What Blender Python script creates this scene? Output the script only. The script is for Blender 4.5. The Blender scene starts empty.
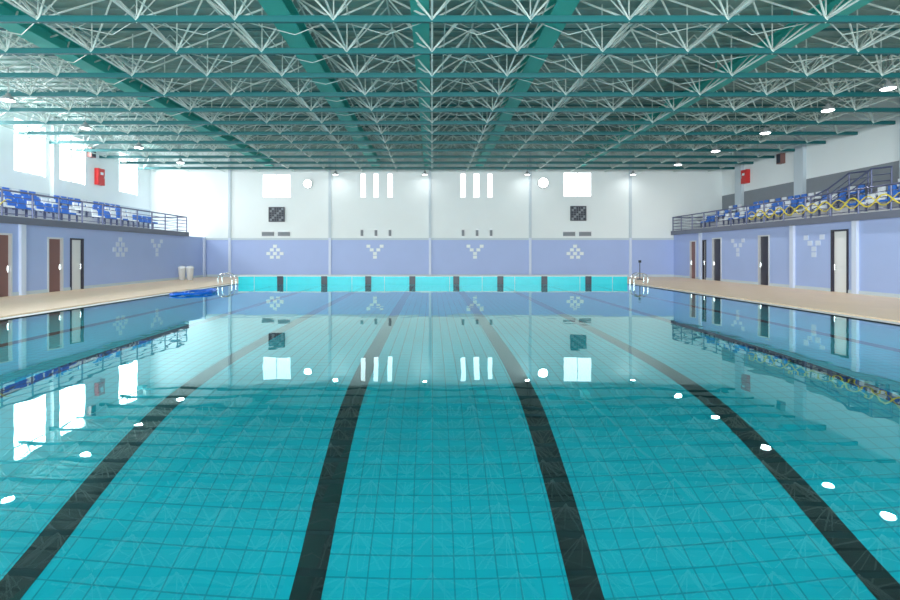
import bpy, math, random
from mathutils import Vector, Matrix
random.seed(4)
S = bpy.context.scene
S.view_settings.view_transform = 'Standard'

# ---------------------------------------------------------------- materials
def mat(name, col, rough=0.6, metal=0.0, emit=None, es=0.0, noise=0.0, nscale=3.0, spec=0.5):
    m = bpy.data.materials.new(name); m.use_nodes = True
    nt = m.node_tree; b = nt.nodes['Principled BSDF']
    b.inputs['Base Color'].default_value = (*col, 1)
    b.inputs['Roughness'].default_value = rough
    b.inputs['Metallic'].default_value = metal
    b.inputs['Specular IOR Level'].default_value = spec
    if emit:
        b.inputs['Emission Color'].default_value = (*emit, 1)
        b.inputs['Emission Strength'].default_value = es
    if noise > 0:
        tc = nt.nodes.new('ShaderNodeTexCoord')
        n = nt.nodes.new('ShaderNodeTexNoise'); n.inputs['Scale'].default_value = nscale
        n.inputs['Detail'].default_value = 4
        r = nt.nodes.new('ShaderNodeMapRange')
        r.inputs['To Min'].default_value = 1 - noise; r.inputs['To Max'].default_value = 1 + noise
        v = nt.nodes.new('ShaderNodeVectorMath'); v.operation = 'SCALE'
        v.inputs[0].default_value = col
        nt.links.new(tc.outputs['Object'], n.inputs['Vector'])
        nt.links.new(n.outputs['Fac'], r.inputs['Value'])
        nt.links.new(r.outputs['Result'], v.inputs['Scale'])
        nt.links.new(v.outputs['Vector'], b.inputs['Base Color'])
    return m

def tile_mat(name, col, line, size, width=0.05, rough=0.3, noise=0.12, planar='XY', refl_col=None, yr=(6.5,10)):
    """square tiles laid out in object space; refl_col = lighter far colour, painting in the bright wall reflection"""
    m = bpy.data.materials.new(name); m.use_nodes = True
    nt = m.node_tree; N = nt.nodes; L = nt.links; b = N['Principled BSDF']
    b.inputs['Roughness'].default_value = rough
    tc = N.new('ShaderNodeTexCoord'); sp = N.new('ShaderNodeSeparateXYZ')
    L.new(tc.outputs['Object'], sp.inputs[0])
    outs = []
    for ax in planar:
        d = N.new('ShaderNodeMath'); d.operation = 'DIVIDE'; d.inputs[1].default_value = size
        L.new(sp.outputs[ax], d.inputs[0])
        f = N.new('ShaderNodeMath'); f.operation = 'FRACT'; L.new(d.outputs[0], f.inputs[0])
        lt = N.new('ShaderNodeMath'); lt.operation = 'LESS_THAN'; lt.inputs[1].default_value = width
        L.new(f.outputs[0], lt.inputs[0]); outs.append(lt)
    mx = N.new('ShaderNodeMath'); mx.operation = 'MAXIMUM'
    L.new(outs[0].outputs[0], mx.inputs[0]); L.new(outs[1].outputs[0], mx.inputs[1])
    n = N.new('ShaderNodeTexNoise'); n.inputs['Scale'].default_value = 0.8; n.inputs['Detail'].default_value = 6
    L.new(tc.outputs['Object'], n.inputs['Vector'])
    r = N.new('ShaderNodeMapRange'); r.inputs['To Min'].default_value = 1 - noise; r.inputs['To Max'].default_value = 1 + noise
    L.new(n.outputs['Fac'], r.inputs['Value'])
    v = N.new('ShaderNodeVectorMath'); v.operation = 'SCALE'; v.inputs[0].default_value = col
    L.new(r.outputs['Result'], v.inputs['Scale'])
    if refl_col:
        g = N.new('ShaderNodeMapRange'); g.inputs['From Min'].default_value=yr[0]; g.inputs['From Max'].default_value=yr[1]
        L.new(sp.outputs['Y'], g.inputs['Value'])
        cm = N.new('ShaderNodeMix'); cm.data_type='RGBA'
        cm.inputs['A'].default_value=(*col,1); cm.inputs['B'].default_value=(*refl_col,1)
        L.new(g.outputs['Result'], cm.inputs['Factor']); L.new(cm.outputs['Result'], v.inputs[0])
    mix = N.new('ShaderNodeMix'); mix.data_type = 'RGBA'
    L.new(mx.outputs[0], mix.inputs['Factor']); L.new(v.outputs['Vector'], mix.inputs['A'])
    mix.inputs['B'].default_value = (*line, 1)
    L.new(mix.outputs['Result'], b.inputs['Base Color'])
    return m

M_white = mat('white_plaster', (.80,.87,.88), .7, noise=.03, nscale=.6)
M_lilac = mat('lilac_paint', (.38,.49,.80), .5, noise=.04, nscale=.7)
M_lilac_lt = mat('pale_lilac_paint', (.62,.70,.86), .5)
M_grey = mat('grey_dado', (.22,.25,.28), .6, noise=.05)
M_ltgrey = mat('light_grey_paint', (.55,.64,.70), .6)
M_deck = tile_mat('deck_tiles', (.88,.67,.48), (.62,.48,.34), .3, .04, .5, .08)
M_floor = tile_mat('pool_mosaic', (.001,.43,.52), (.001,.26,.33), .2, .07, .3, .12, refl_col=(.03,.80,.92))  # far floor coloured lighter to imitate the bright reflection on the water
M_side = tile_mat('pool_side_mosaic', (.01,.48,.70), (.01,.36,.50), .25, .07, .3, .08, 'YZ')
M_line = mat('lane_line_tile', (.014,.004,.006), .5)
M_cyan = mat('turquoise_tile', (.03,.72,.80), .3, noise=.08, nscale=3)
M_dark = mat('dark_panel', (.02,.03,.05), .4)
M_gutter = mat('overflow_grating', (.72,.78,.80), .4)
M_teal = mat('teal_steel', (.005,.12,.13), .45)
M_duct = mat('teal_purlin', (.05,.50,.44), .5)
M_tube = mat('painted_white_tube', (.62,.74,.71), .4)
M_roof = mat('roof_sheet', (.24,.38,.36), .5, noise=.35, nscale=.35)
M_conc = mat('concrete_slab', (.55,.57,.60), .7, noise=.08)
M_slabedge = mat('slab_edge', (.13,.15,.21), .5)
M_rail = mat('rail_steel', (.10,.12,.22), .35, .3)
M_yellow = mat('yellow_bar', (.65,.55,.06), .4)
M_blue = mat('blue_seat', (.02,.16,.62), .35)
M_seatw = mat('white_seat', (.75,.80,.85), .35)
M_door_w = mat('door_white', (.82,.85,.86), .5)
M_door_b = mat('door_brown', (.22,.11,.10), .5)
M_door_d = mat('door_dark', (.03,.03,.05), .4)
M_frame = mat('frame_aluminium', (.70,.72,.74), .35, .4)
M_lhouse = mat('lamp_housing', (.30,.34,.35), .5, .2)
M_red = mat('red_enamel', (.65,.03,.03), .4)
M_steel = mat('stainless', (.75,.77,.78), .2, 1.0)
M_lampglow = mat('lamp_lens', (1,1,1), .4, emit=(1,1,1), es=12)
M_hose = mat('blue_hose', (.01,.16,.75), .4)
M_bin = mat('bin_plastic', (.75,.78,.80), .5)

M_glass = bpy.data.materials.new('window_glass'); M_glass.use_nodes = True
nt = M_glass.node_tree; nt.nodes.clear()
o = nt.nodes.new('ShaderNodeOutputMaterial'); mx = nt.nodes.new('ShaderNodeMixShader')
t = nt.nodes.new('ShaderNodeBsdfTransparent'); g = nt.nodes.new('ShaderNodeBsdfGlossy'); g.inputs['Roughness'].default_value=.05
mx.inputs[0].default_value=.05
nt.links.new(t.outputs[0], mx.inputs[1]); nt.links.new(g.outputs[0], mx.inputs[2]); nt.links.new(mx.outputs[0], o.inputs[0])

M_water = bpy.data.materials.new('pool_water'); M_water.use_nodes = True
nt = M_water.node_tree; nt.nodes.clear(); N = nt.nodes; L = nt.links
o = N.new('ShaderNodeOutputMaterial'); gl = N.new('ShaderNodeBsdfGlass')
gl.inputs['IOR'].default_value = 1.33; gl.inputs['Roughness'].default_value = 0.0
gl.inputs['Color'].default_value = (.70,.99,1,1)
tc = N.new('ShaderNodeTexCoord'); mp = N.new('ShaderNodeMapping')
n1 = N.new('ShaderNodeTexNoise'); n1.inputs['Scale'].default_value = .8; n1.inputs['Detail'].default_value = 2
bp = N.new('ShaderNodeBump'); bp.inputs['Strength'].default_value = .2; bp.inputs['Distance'].default_value = .02
gs = N.new('ShaderNodeBsdfGlossy'); gs.inputs['Roughness'].default_value = 0.0
gs.inputs['Color'].default_value = (.80,.99,1,1)
fr = N.new('ShaderNodeFresnel'); fr.inputs['IOR'].default_value = 1.12
mxs = N.new('ShaderNodeMixShader')
L.new(tc.outputs['Object'], mp.inputs[0]); L.new(mp.outputs[0], n1.inputs['Vector'])
L.new(n1.outputs['Fac'], bp.inputs['Height'])
for nn in (gl,gs,fr): L.new(bp.outputs[0], nn.inputs['Normal'])
L.new(fr.outputs[0], mxs.inputs[0]); L.new(gl.outputs[0], mxs.inputs[1]); L.new(gs.outputs[0], mxs.inputs[2])
L.new(mxs.outputs[0], o.inputs[0])

# ---------------------------------------------------------------- mesh builder
class MB:
    def __init__(s): s.v=[]; s.f=[]; s.m=[]; s.mats=[]
    def mi(s, m):
        if m not in s.mats: s.mats.append(m)
        return s.mats.index(m)
    def add(s, vs, fs, m):
        k=len(s.v); s.v += [tuple(v) for v in vs]; i=s.mi(m)
        for f in fs: s.f.append(tuple(k+a for a in f)); s.m.append(i)
    def box(s, x0,x1,y0,y1,z0,z1,m):
        vs=[(x,y,z) for x in (x0,x1) for y in (y0,y1) for z in (z0,z1)]
        s.add(vs,[(0,1,3,2),(4,6,7,5),(0,4,5,1),(2,3,7,6),(0,2,6,4),(1,5,7,3)],m)
    def tube(s,p,q,r,m,n=6,cap=True):
        p=Vector(p); q=Vector(q); d=(q-p).normalized()
        a=Vector((0,0,1)) if abs(d.z)<.9 else Vector((1,0,0))
        u=d.cross(a).normalized(); w=d.cross(u)
        vs=[]
        for c in (p,q):
            for i in range(n):
                t=2*math.pi*i/n; vs.append(c+u*math.cos(t)*r+w*math.sin(t)*r)
        fs=[(i,(i+1)%n,n+(i+1)%n,n+i) for i in range(n)]
        if cap: fs += [tuple(range(n))[::-1], tuple(range(n,2*n))]
        s.add(vs,fs,m)
    def path(s,pts,r,m,n=8):
        for a,b in zip(pts[:-1],pts[1:]): s.tube(a,b,r,m,n)
    def ball(s,c,r,m):
        x,y,z=c
        s.add([(x+r,y,z),(x-r,y,z),(x,y+r,z),(x,y-r,z),(x,y,z+r),(x,y,z-r)],
              [(0,2,4),(2,1,4),(1,3,4),(3,0,4),(2,0,5),(1,2,5),(3,1,5),(0,3,5)],m)
    def lathe(s,c,prof,m,n=20):
        vs=[];fs=[]
        for r,z in prof:
            for i in range(n):
                t=2*math.pi*i/n; vs.append((c[0]+r*math.cos(t),c[1]+r*math.sin(t),c[2]+z))
        for j in range(len(prof)-1):
            for i in range(n):
                fs.append((j*n+i,j*n+(i+1)%n,(j+1)*n+(i+1)%n,(j+1)*n+i))
        s.add(vs,fs,m)
    def obj(s,name,parent=None,bevel=0,smooth=False):
        me=bpy.data.meshes.new(name); me.from_pydata(s.v,[],s.f)
        for m in s.mats: me.materials.append(m)
        for p,i in zip(me.polygons,s.m): p.material_index=i; p.use_smooth=smooth
        me.update()
        ob=bpy.data.objects.new(name,me); S.collection.objects.link(ob)
        if parent: ob.parent=parent
        if bevel:
            b=ob.modifiers.new('b','BEVEL'); b.width=bevel; b.segments=2; b.limit_method='ANGLE'
        return ob

def wall_grid(mb, axis, a0, a1, u0,u1,z0,z1, holes, zones):
    us=sorted({u0,u1}|{h[0] for h in holes}|{h[1] for h in holes})
    zs=sorted({z0,z1}|{h[2] for h in holes}|{h[3] for h in holes}|{z for z,_ in zones if z0<z<z1})
    for i in range(len(us)-1):
        for j in range(len(zs)-1):
            uc=(us[i]+us[i+1])/2; zc=(zs[j]+zs[j+1])/2
            if any(h[0]<uc<h[1] and h[2]<zc<h[3] for h in holes): continue
            m=[mm for zt,mm in zones if zc<zt][0]
            if axis=='X': mb.box(a0,a1,us[i],us[i+1],zs[j],zs[j+1],m)
            else: mb.box(us[i],us[i+1],a0,a1,zs[j],zs[j+1],m)

# ---------------------------------------------------------------- dimensions
H=1.7; YW=36.2; YP=28.4; PX0=-11.0; PX1=11.1; YN=0.5; YB=-6
XL=-16.4; XR=17.5; XLU=-20.4; XRU=21.0; ZD=.06; ZR=9.1
def fx(px): return (px-432)/13.81
def fz(y): return H+(254-y)/13.81

# ---------------------------------------------------------------- deck
mb=MB()
mb.box(XL-.2,PX0-.35,YB,YW,-.4,ZD,M_deck)
mb.box(PX1+.35,XR+.2,YB,YW,-.4,ZD,M_deck)
mb.box(PX0-.35,PX1+.35,YP+.45,YW,-.4,ZD,M_deck)
mb.box(PX0-.35,PX1+.35,YB,YN-.35,-.4,ZD,M_deck)
mb.obj('floor')
mb=MB()
for a,b in ((PX0-.35,PX0),(PX1,PX1+.35)):
    mb.box(a,b,YN-.35,YP+.45,-.4,.02,M_gutter)
mb.box(PX0,PX1,YN-.35,YN,-.4,.02,M_gutter)
mb.obj('overflow_gutter')

# ---------------------------------------------------------------- pool basin
prof=[(YN,2.85),(3.5,2.75),(4.5,2.5),(5.6,1.95),(7,1.25),(8.5,.95),(10.5,.85),(14,.78),(20,.74),(YP,.72)]
def depth(y):
    n=len(prof)
    for i in range(n-1):
        if prof[i][0]<=y<=prof[i+1][0]:
            p0=prof[max(i-1,0)];p1=prof[i];p2=prof[i+1];p3=prof[min(i+2,n-1)]
            h=p2[0]-p1[0]; t=(y-p1[0])/h
            m1=(p2[1]-p0[1])/(p2[0]-p0[0])*h if i>0 else (p2[1]-p1[1])
            m2=(p3[1]-p1[1])/(p3[0]-p1[0])*h if i<n-2 else (p2[1]-p1[1])
            return ((2*t**3-3*t*t+1)*p1[1]+(t**3-2*t*t+t)*m1+(-2*t**3+3*t*t)*p2[1]+(t**3-t*t)*m2)
    return prof[-1][1]
ys=[YN+(YP-YN)*i/120 for i in range(121)]
mb=MB()
vs=[];fs=[]
for y in ys:
    for x in (PX0,PX1): vs.append((x,y,-depth(y)))
for i in range(120): fs.append((2*i,2*i+1,2*i+3,2*i+2))
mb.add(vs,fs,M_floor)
for X,fl in ((PX0,0),(PX1,1)):
    vs=[];fs=[]
    for y in ys: vs += [(X,y,-depth(y)),(X,y,0.02)]
    for i in range(120): fs.append((2*i,2*i+1,2*i+3,2*i+2))
    mb.add(vs,fs,M_side)
mb.add([(PX0,YP,-2),(PX1,YP,-2),(PX1,YP,.02),(PX0,YP,.02)],[(0,1,2,3)],M_cyan)
mb.add([(PX0,YN,-3),(PX1,YN,-3),(PX1,YN,.02),(PX0,YN,.02)],[(3,2,1,0)],M_cyan)
lanes=[-8.75+.13+2.5*i for i in range(8)]
for X in lanes:
    vs=[];fs=[]
    yy=[y for y in ys if 2<y<27]
    for y in yy: vs += [(X-.14,y,-depth(y)+.008),(X+.14,y,-depth(y)+.008)]
    for i in range(len(yy)-1): fs.append((2*i,2*i+1,2*i+3,2*i+2))
    mb.add(vs,fs,M_line)
    mb.box(X-.5,X+.5,26.9,27.15,-.75,-.70,M_line)
mb.obj('swimming_pool_basin')

mb=MB()
mb.add([(PX0,YN,0),(PX1,YN,0),(PX1,YP,0),(PX0,YP,0)],[(0,1,2,3)],M_water)
mb.obj('pool_water')

# raised end wall with lane panels
mb=MB()
mb.box(PX0,PX1,YP+.01,YP+.44,-.4,.42,M_cyan)
mb.box(PX0-.02,PX1+.02,YP-.03,YP+.46,.42,.47,M_gutter)
for X in lanes:
    mb.box(X-.17,X+.17,YP-.035,YP+.01,-.2,.44,M_dark)
for i in range(12):
    X=PX0+.9+1.85*i
    if X<PX1-.05 and min(abs(X-l) for l in lanes)>.3: mb.box(X-.012,X+.012,YP-.0,YP+.012,.0,.42,M_gutter)
mb.obj('pool_end_wall')

# ---------------------------------------------------------------- far wall
holes=[]
wins=[(262,291,174,198),(563,592,172,197)]
for a,b in ((360,366),(373,379),(387,393),(460,466),(473,480),(487,493)): wins.append((a,b,173,198))
for a,b,t,bt in wins: holes.append((fx(a),fx(b),fz(bt),fz(t)))
mb=MB()
wall_grid(mb,'Y',YW,YW+.3,XLU-.3,XRU+.3,0,ZR,holes,[(fz(238),M_lilac),(99,M_white)])
for px in (230,330,430,530,630):
    X=fx(px)
    mb.box(X-.09,X+.09,YW-.10,YW,ZD,fz(238),M_lilac_lt)
    mb.box(X-.09,X+.09,YW-.10,YW,fz(238),ZR-.1,M_ltgrey)
mb.box(XL,XR,YW-.04,YW,fz(240),fz(238),M_ltgrey)
mb.obj('wall_far')
mb=MB(); mb.box(XL,XR,YW-.05,YW,ZD,ZD+.16,M_ltgrey); mb.obj('baseboard_far')
k=0
for a,b,z0,z1 in holes:
    k+=1; mb=MB()
    w=.05
    mb.box(a,b,YW+.02,YW+.1,z0,z0+w,M_frame); mb.box(a,b,YW+.02,YW+.1,z1-w,z1,M_frame)
    mb.box(a,a+w,YW+.02,YW+.1,z0+w,z1-w,M_frame); mb.box(b-w,b,YW+.02,YW+.1,z0+w,z1-w,M_frame)
    if b-a>1:
        mb.box((a+b)/2-.02,(a+b)/2+.02,YW+.03,YW+.09,z0+w,z1-w,M_frame)
    mb.box(a+w,b-w,YW+.055,YW+.06,z0+w,z1-w,M_glass)
    mb.obj('window_%d'%k)

def deco(mb, place, up):
    s=.14
    if up: pts=[(0,4.6),(-.75,3.4),(.75,3.4),(-1.6,2.2),(1.6,2.2),(0,2.2),(-.75,1.0),(.75,1.0)]
    else: pts=[(-1.6,4.6),(1.6,4.6),(-.8,3.4),(.8,3.4),(0,2.2),(0,1.0)]
    for u,v in pts: place(mb,u*.30,1.25+v*.22,s)
mb=MB()
for px,up in ((275,True),(375,False),(475,False),(575,True)):
    X=fx(px)
    deco(mb,lambda m,u,z,s,X=X: m.box(X+u-s,X+u+s,YW-.02,YW,z-s*.8,z+s*.8,M_white),up)
mb.obj('wall_tile_ornament')
def side_deco(X,s_,Yc,up):
    mb=MB(); x0,x1=sorted((X,X+s_*.02))
    deco(mb,lambda m,u,z,s: m.box(x0,x1,Yc+u-s,Yc+u+s,z-s*.8+.2,z+s*.8+.2,M_lilac_lt),up)
    mb.obj('wall_tile_ornament')
side_deco(XL,1,26.3,True); side_deco(XL,1,29.8,False); side_deco(XR,-1,28.6,False); side_deco(XR,-1,22.9,False)

def grille(px0,px1,y0,y1,n,name,dark=M_dark):
    mb=MB(); a,b=fx(px0),fx(px1); z0,z1=fz(y1),fz(y0)
    mb.box(a,b,YW-.05,YW,z0,z1,M_grey); 
    mb.box(a-.03,b+.03,YW-.08,YW-.05,z1,z1+.04,M_frame); mb.box(a-.03,b+.03,YW-.08,YW-.05,z0-.04,z0,M_frame)
    for i in range(n):
        z=z0+(z1-z0)*(i+.5)/n
        mb.box(a+.04,b-.04,YW-.09,YW-.05,z-.3*(z1-z0)/n,z+.3*(z1-z0)/n,dark)
    mb.obj(name)
def board(px0,px1,y0,y1):
    mb=MB(); a,b=fx(px0),fx(px1); z0,z1=fz(y1),fz(y0)
    mb.box(a,b,YW-.1,YW,z0,z1,M_grey)
    w=.06
    mb.box(a-w,b+w,YW-.13,YW,z1,z1+w,M_dark); mb.box(a-w,b+w,YW-.13,YW,z0-w,z0,M_dark)
    mb.box(a-w,a,YW-.13,YW,z0,z1,M_dark); mb.box(b,b+w,YW-.13,YW,z0,z1,M_dark)
    n=6
    for i in range(n):
        for j in range(n):
            if (i*5+j*3)%4==0: continue
            u=a+(b-a)*(i+.5)/n; z=z0+(z1-z0)*(j+.5)/n
            mb.box(u-.07,u+.07,YW-.12,YW-.1,z-.07,z+.07,M_dark)
    mb.obj('wall_fan_grille')
board(270,284,208,221); board(571,585,207,220)
for a,b in ((262,274),(278,290),(563,575),(579,591)): grille(a,b,232,236,2,'air_vent',M_grey)
for c in (362,376,390,463,477,491): grille(c-1.3,c+1.3,230,236,3,'air_vent',M_grey)
def bulkhead(X,Z,r):
    mb=MB(); n=24
    vs=[(X+r*1.15*math.cos(2*math.pi*i/n),YW,Z+r*1.15*math.sin(2*math.pi*i/n)) for i in range(n)]
    vs+=[(X+r*1.15*math.cos(2*math.pi*i/n),YW-.1,Z+r*1.15*math.sin(2*math.pi*i/n)) for i in range(n)]
    mb.add(vs,[(i,(i+1)%n,n+(i+1)%n,n+i) for i in range(n)]+[tuple(range(n,2*n))],M_lhouse)
    vs=[(X+r*math.cos(2*math.pi*i/n),YW-.101,Z+r*math.sin(2*math.pi*i/n)) for i in range(n)]
    vs+=[(X+r*.7*math.cos(2*math.pi*i/n),YW-.18,Z+r*.7*math.sin(2*math.pi*i/n)) for i in range(n)]
    mb.add(vs,[(i,(i+1)%n,n+(i+1)%n,n+i) for i in range(n)]+[tuple(range(n,2*n))],M_lampglow)
    mb.obj('wall_lamp')
bulkhead(fx(308),fz(184),.28); bulkhead(fx(543),fz(183),.34)

# ---------------------------------------------------------------- side walls
wc=[1.4,4.4,7.4,10.4,13.4,16.4,19.4,22.4,25.4,28.4,33.6]
LZ0,LZ1=5.75,8.35
holesL=[(c-1.0,c+1.0,LZ0,LZ1) for c in wc]
mb=MB(); wall_grid(mb,'X',XLU-.3,XLU,YB,YW,3,ZR,holesL,[(4.9,M_ltgrey),(99,M_white)])
for y in (8.9,17.9,26.9):
    mb.box(XLU,XLU+.2,y-.2,y+.2,3.9,ZR-.1,M_white)
mb.obj('wall_left_upper')
for a,b,z0,z1 in holesL:
    k+=1; mb=MB(); x0,x1=XLU-.15,XLU-.07; w=.06
    mb.box(x0,x1,a,b,z0,z0+w,M_frame); mb.box(x0,x1,a,b,z1-w,z1,M_frame)
    mb.box(x0,x1,a,a+w,z0+w,z1-w,M_frame); mb.box(x0,x1,b-w,b,z0+w,z1-w,M_frame)
    mb.box(x0,x1,(a+b)/2-.03,(a+b)/2+.03,z0+w,z1-w,M_frame)
    mb.box(x0,x1,a+w,b-w,z1-.75,z1-.7,M_frame)
    mb.box(XLU-.115,XLU-.11,a+w,b-w,z0+w,z1-w,M_glass)
    mb.obj('window_%d'%k)
mb=MB(); wall_grid(mb,'X',XRU,XRU+.3,YB,YW,3,ZR,[],[(5.9,M_grey),(99,M_white)])
for y in (4,10.3,16.6,21.9,28.4,34.0):
    mb.box(XRU-.2,XRU,y-.35,y+.35,4.0,ZR-.1,M_ltgrey)
mb.obj('wall_right_upper')

def lower_wall(X,s,doors,name,hz):
    x0,x1=sorted((X,X-s*.2))
    holes=[(a,b,ZD-.06,z) for a,b,z,_ in doors]
    mb=MB(); wall_grid(mb,'X',x0,x1,YB,YW,0,hz,holes,[(99,M_lilac)])
    for y in (6,13,19.95,35.9) if s>0 else (6,13,20.6,24.2,32.5):
        p0,p1=sorted((X,X+s*.12)); mb.box(p0,p1,y-.12,y+.12,ZD,hz,M_lilac_lt)
    mb.obj(name)
    mb=MB(); b0,b1=sorted((X,X+s*.03))
    last=YB
    for a,b,z,_ in sorted(doors,key=lambda d:d[0]):
        mb.box(b0,b1,last,a,ZD,ZD+.14,M_ltgrey); last=b
    mb.box(b0,b1,last,YW-.05,ZD,ZD+.14,M_ltgrey)
    mb.obj('baseboard_'+name.split('_')[1])
dn=[0]
def make_door(X,s,a,b,z,m):
    dn[0]+=1; mb=MB(); w=.07
    fm=M_frame if m is not M_door_w else M_door_d
    f0,f1=sorted((X+s*.04,X-s*.18))
    mb.box(f0,f1,a,a+w,ZD,z,fm); mb.box(f0,f1,b-w,b,ZD,z,fm)
    mb.box(f0,f1,a+w,b-w,z-w,z,fm)
    l0,l1=sorted((X-s*.07,X-s*.12)); mb.box(l0,l1,a+w,b-w,ZD,z-w,m)
    q0,q1=sorted((X-s*.05,X-s*.07))
    for (u,v) in ((.25,1.0),(1.2,z-.35)): mb.box(q0,q1,a+w+.12,b-w-.12,u,v,m)
    mb.tube((X-s*.01,b-w-.08,1.0),(X-s*.01,b-w-.08,1.25),.02,M_steel)
    mb.box(q0,q1,b-w-.10,b-w-.05,1.05,1.2,M_steel)
    mb.obj('door_%d'%dn[0])
DL=[(18.7,19.5,2.5,M_door_b),(21.3,22.2,2.42,M_door_b),(22.65,23.5,2.42,M_door_w),(12,12.8,2.4,M_door_w)]
DR=[(33.1,33.9,2.6,M_door_b),(31.9,32.3,2.6,M_door_w),(30.2,31.2,2.7,M_door_d),(25.9,26.8,2.7,M_door_d),(21.0,21.9,2.75,M_door_w)]
lower_wall(XL,1,DL,'wall_left_lower',2.9); lower_wall(XR,-1,DR,'wall_right_lower',3.1)
for d in DL: make_door(XL,1,*d)
for d in DR: make_door(XR,-1,*d)

hb=[(-19+i*5.5,-14.5+i*5.5,1.0,7.0) for i in range(7)]  # made-up openings behind the camera, cut to let fill light in
mb=MB(); wall_grid(mb,'Y',YB-.3,YB,XLU-.3,XRU+.3,0,ZR,hb,[(99,M_white)]); mb.obj('wall_back')

# ---------------------------------------------------------------- balconies
def balcony(X,XU,s,zb,yend,rows):
    def bx(mb,a,b,y0,y1,z0,z1,m):
        p=sorted((X-s*a,X-s*b)); mb.box(p[0],p[1],y0,y1,z0,z1,m)
    zt=zb+.22; W=abs(XU-X)-.005
    mb=MB()
    bx(mb,-.18,W,YB+.01,yend,zb+.005,zt,M_conc)
    bx(mb,-.22,-.18,YB+.01,yend,zb-.03,zt+.03,M_slabedge)
    bx(mb,-.18,W,yend-.02,yend,zb+.005,zt+.03,M_slabedge)
    for i,(d,r) in enumerate(rows): bx(mb,d,W if i==2 else rows[i+1][0],YB+.01,yend-1.0,zt,zt+r,M_conc)
    mb.obj('spectator_balcony')
    mb=MB(); xr=X+s*.10; zh=zt+1.02
    y=YB+.3
    ysr=[]
    while y<yend: ysr.append(y); y+=1.45
    ysr.append(yend-.08)
    for y in ysr: mb.tube((xr,y,zt),(xr,y,zh),.035,M_rail)
    for h_,r in ((1.02,.04),(.80,.018),(.58,.018),(.36,.018),(.14,.018)):
        mb.tube((xr,YB+.3,zt+h_),(xr,yend-.08,zt+h_),r,M_rail)
        mb.tube((xr,yend-.08,zt+h_),(XU+s*.25,yend-.08,zt+h_),r,M_rail)
    ylim=27.5 if s<0 else 19.5
    for i in range(int((ylim-YB-.5)/.18)):
        y0=YB+.5+i*.18; f=lambda y: zt+.47+.22*math.sin(y*2*math.pi/1.45)
        mb.tube((xr+s*.03,y0,f(y0)),(xr+s*.03,y0+.18,f(y0+.18)),.03 if s<0 else .02,M_yellow,5,False)
        if s<0: mb.tube((xr+s*.03,y0,2*(zt+.47)-f(y0)),(xr+s*.03,y0+.18,2*(zt+.47)-f(y0+.18)),.02,M_yellow,5,False)
    mb.obj('balcony_railing')
    mb=MB()
    for i,(d,r) in enumerate(rows):
        z=zt+r+.002; y=6.0
        n=0
        while y<yend-1.6:
            n+=1
            if n%12==0 : y+=1.1; continue
            m=M_blue if (random.random()<.62) else M_seatw
            dd=d+.3
            if s<0 and 22.0<y+.2<23.8: y+=.52; continue
            bx(mb,dd,dd+.40,y,y+.42,z+.40,z+.45,m)
            bx(mb,dd-.02,dd+.03,y+.02,y+.40,z+.36,z+.42,m)
            bx(mb,dd+.36,dd+.41,y+.01,y+.41,z+.45,z+.62,m)
            bx(mb,dd+.40,dd+.45,y+.03,y+.39,z+.60,z+.80,m)
            bx(mb,dd+.15,dd+.22,y+.17,y+.24,z,z+.40,M_rail)
            y+=.52
    mb.obj('spectator_seats')
balcony(XL,XLU,1,2.9,33.3,[(.9,.15),(1.9,.52),(2.9,.9)])
balcony(XR,XRU,-1,3.1,YW-.02,[(.6,.15),(1.5,.52),(2.4,.9)])

mb=MB()
for yy in (22.3,23.5):
    pts=[(17.8,4.35),(18.6,4.75),(19.6,5.5),(20.5,5.6)]
    for h_ in (0,-.3,-.6):
        mb.path([(x,yy,z+h_) for x,z in pts],.04 if h_==0 else .022,M_rail)
    for (x,z),f in zip(pts,(3.32,3.47,3.84,4.22)): mb.tube((x,yy,f),(x,yy,z),.035,M_rail)
mb.obj('stair_handrail')

def cabinet(xa,xb,y,z0,z1):
    mb=MB(); x0,x1=sorted((xa,xb)); mb.box(x0,x1,y-.3,y+.3,z0,z1,M_red)
    fr=x1 if xb>xa else x0; sg=1 if xb>xa else -1
    a,b=sorted((fr,fr+sg*.02)); mb.box(a,b,y-.24,y+.24,z0+.08,z1-.08,M_red)
    a,b=sorted((fr+sg*.02,fr+sg*.03)); mb.box(a,b,y-.13,y+.13,z1-.38,z1-.22,M_seatw)
    a,b=sorted((fr+sg*.02,fr+sg*.06)); mb.box(a,b,y+.14,y+.17,(z0+z1)/2-.1,(z0+z1)/2+.1,M_steel)
    mb.obj('fire_hose_cabinet',bevel=.01)
cabinet(XLU+.005,XLU+.25,30.5,5.9,6.9); cabinet(XRU-.005,XRU-.25,33.3,6.4,7.3)
def speaker(xa,s,y,z):
    mb=MB(); x0,x1=sorted((xa+s*.005,xa+s*.28)); mb.box(x0,x1,y-.2,y+.2,z-.3,z+.3,M_door_b)
    a,b=sorted((xa+s*.28,xa+s*.30)); mb.box(a,b,y-.16,y+.16,z-.26,z+.26,M_dark)
    mb.obj('wall_speaker',bevel=.01)
speaker(XLU,1,29.75,7.85-.1); speaker(XRU,-1,29.9,7.4)

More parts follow.
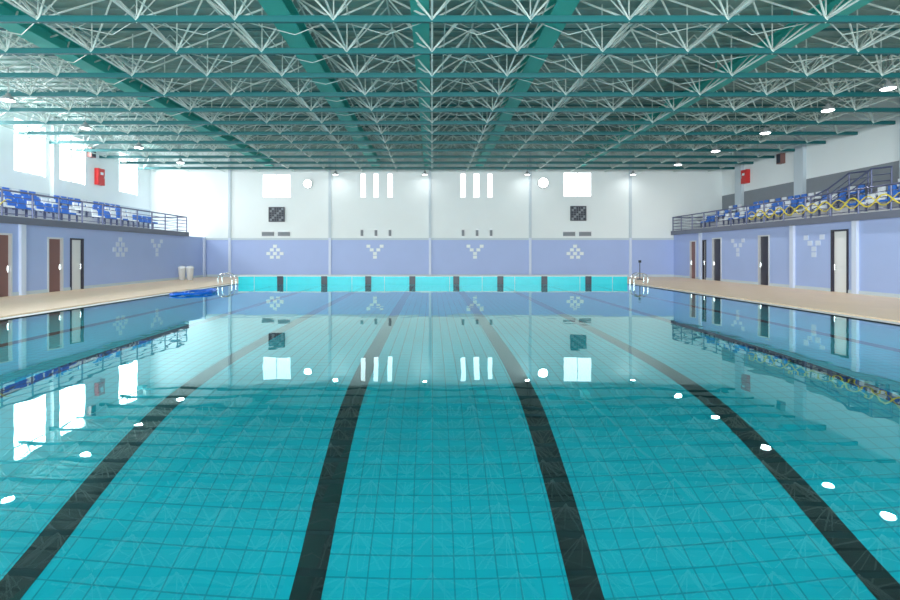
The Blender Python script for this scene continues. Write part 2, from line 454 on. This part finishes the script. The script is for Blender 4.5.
# ---------------------------------------------------------------- ceiling
mb=MB()
mb.box(XLU-.3,XRU+.3,YB-.3,YW+.3,ZR,ZR+.2,M_roof)
y=YB
while y<YW-.3:
    mb.box(XLU,XRU,y,y+.22,ZR-.06,ZR,M_roof); y+=.5
mb.obj('ceiling')
mb=MB()
for r_,wd in ((-1.85,.30),(-.64,.30),(-.05,.24),(.54,.28),(1.70,.26)):
    zc=8.05; X=r_*(zc-H)
    mb.box(X-wd,X+wd,YB,YW,zc,zc+.04,M_duct); mb.box(X-.05,X+.05,YB,YW,zc+.04,zc+.42,M_duct)
    mb.box(X-wd,X+wd,YB,YW,zc+.42,zc+.46,M_duct)
    y=YB+1
    while y<YW:
        mb.tube((X,y,zc+.46),(X,y,ZR-.05),.03,M_duct); y+=4
mb.obj('roof_girders')
mb=MB(); ZB=7.66; ZT=8.75
SX=2.5
xs=[-20+SX*i for i in range(17)]; xs=[x for x in xs if XLU<x<XRU-.1]
yb=[-5.3+2*i for i in range(21)]; yb=[y for y in yb if y<YW-.1]
for y in yb:
    mb.box(XLU,XRU,y-.05,y+.05,ZB-.08,ZB+.08,M_teal)
for x in xs: mb.tube((x,YB,ZB),(x,YW,ZB),.028,M_tube)
for x in xs: mb.tube((x+.35,YB,ZB+.22),(x+.35,YW,ZB+.22),.016,M_tube)
xt=[x+SX/2 for x in xs[:-1]]; yt=[y+1 for y in yb[:-1]]
for y in yt: mb.tube((xt[0],y,ZT),(xt[-1],y,ZT),.04,M_teal)
for x in xt: mb.tube((x,yt[0],ZT),(x,yt[-1],ZT),.03,M_tube)
for x in xt:
    for y in yt:
        for dx in (-SX/2,SX/2):
            for dy in (-1,1):
                mb.tube((x,y,ZT),(x+dx,y+dy,ZB),.027,M_tube,5,False)
            mb.tube((x,y,ZT),(x+dx*.5,y,ZR-.03),.018,M_tube,4,False)
        mb.ball((x,y,ZT),.08,M_tube)
for x in xs:
    for y in yb:
        mb.ball((x,y,ZB+.02),.12,M_tube)
        mb.tube((x,y,ZB),(x,y,ZR-.05),.02,M_tube,5,False)
        for dx in (-SX/2,SX/2):
            if XLU<x+dx<XRU: mb.tube((x,y,ZB),(x+dx,y,ZR-.08),.02,M_tube,4,False)
        if y<yb[-1]:
            for dx in (-SX/2,SX/2):
                if XLU<x+dx<XRU: mb.tube((x,y,ZB),(x+dx,y+1,ZB+.05),.014,M_tube,4,False)
mb.obj('roof_space_frame')

def bay(X,Y,Z,power=60,r=.25):
    mb=MB()
    mb.lathe((X,Y,Z),[(r,0),(r*1.02,.05),(r*.75,.12),(r*.35,.20),(.07,.26),(.0,.26)],M_lhouse)
    mb.lathe((X,Y,Z),[(r*.96,.0),(r*.8,-.02),(r*.4,-.03),(0,-.035)],M_lampglow)
    mb.tube((X,Y,Z+.2),(X,Y,8.6),.015,M_lhouse)
    lo=mb.obj('high_bay_lamp',smooth=True)
    l=bpy.data.lights.new('lamp','AREA'); l.shape='DISK'; l.size=r*1.6; l.energy=power; l.color=(1,.98,.95)
    ob=bpy.data.objects.new('lamp_light',l); ob.location=(X,Y,Z-.045); S.collection.objects.link(ob)
    ob.parent=lo
for Y in (7.7,11.7,17.1,19.7,23.4,27.5,31.7): bay(15.6,Y,7.35,60,.22)
for Y in (7.7,11.7,18.4,22.5,26.6,31.0): bay(-15.6,Y,7.35,60,.22)
for px in (338,425,525,628): bay(fx(px),YW-.9,7.3,10,.18)

def ladder(X,s,Y):
    mb=MB()
    for dy in (-.27,.27):
        pts=[(X-s*.7,Y+dy,ZD),(X-s*.7,Y+dy,.4)]
        for i in range(9):
            t=math.pi*i/8; pts.append((X-s*.35-s*.35*math.cos(t),Y+dy,.4+.25*math.sin(t)))
        pts += [(X+s*.06,Y+dy,.3),(X+s*.06,Y+dy,-.7)]
        mb.path(pts,.02,M_steel)
    for z in (-.2,-.45): mb.box(min(X+s*.02,X+s*.1),max(X+s*.02,X+s*.1),Y-.27,Y+.27,z-.015,z+.015,M_steel)
    mb.obj('pool_ladder')
ladder(PX0,1,27.6); ladder(PX1,-1,27.6)
mb=MB()
X,Y=-15.7,31.4
for dx in (0,.5):
    mb.lathe((X+dx,Y,ZD),[(0,0),(.17,0),(.22,.72),(.24,.74),(.24,.78),(.16,.88),(0,.90)],M_bin)
mb.obj('waste_bin',smooth=True)
mb=MB(); X,Y=13.3,32.0
mb.tube((X,Y,ZD),(X,Y,1.3),.025,M_dark); mb.lathe((X,Y,ZD),[(0,0),(.2,0),(.2,.05),(.04,.08)],M_dark); mb.box(X-.08,X+.08,Y-.03,Y+.03,1.15,1.3,M_dark)
mb.obj('backstroke_flag_post')
mb=MB(); pts=[]
for i in range(260):
    t=i/260; a=t*2*math.pi*5; r=.25+.42*abs(math.sin(t*5))
    pts.append((-10.1+r*math.cos(a)+.1*math.sin(a*2.3),21.6+r*2.0*math.sin(a)+.3*math.sin(a*1.7),.03+.03*t+.03*abs(math.sin(3*a))))
mb.path(pts,.03,M_hose,6)
mb.obj('floating_vacuum_hose')

# ---------------------------------------------------------------- light
W=bpy.data.worlds.new('w'); S.world=W; W.use_nodes=True
bg=W.node_tree.nodes['Background']; bg.inputs[0].default_value=(.93,.98,1,1); bg.inputs[1].default_value=3.0
def area(name,loc,rot,sx,sy,e,col=(1,1,1)):
    l=bpy.data.lights.new(name,'AREA'); l.shape='RECTANGLE'; l.size=sx; l.size_y=sy; l.energy=e; l.color=col
    ob=bpy.data.objects.new(name,l); ob.location=loc; ob.rotation_euler=rot; S.collection.objects.link(ob)
for a,b,z0,z1 in hb:
    area('window_and_fill_light',((a+b)/2,YB+.05,(z0+z1)/2),(math.radians(90),0,0),b-a,z1-z0,920,(.95,.99,1))  # added fill lights in the unseen back openings, to brighten the hall
for c in wc:
    area('window_and_fill_light',(XLU-.04,c,(LZ0+LZ1)/2),(0,math.radians(-90),0),LZ1-LZ0,2.0,200,(1,1,1))

cam=bpy.data.cameras.new('cam'); co=bpy.data.objects.new('camera',cam); S.collection.objects.link(co)
cam.sensor_width=36; cam.lens=36*500/900
cam.shift_x=18/900; cam.shift_y=-46/900
co.location=(0,0,H); co.rotation_euler=(math.radians(90),0,0)
S.camera=co
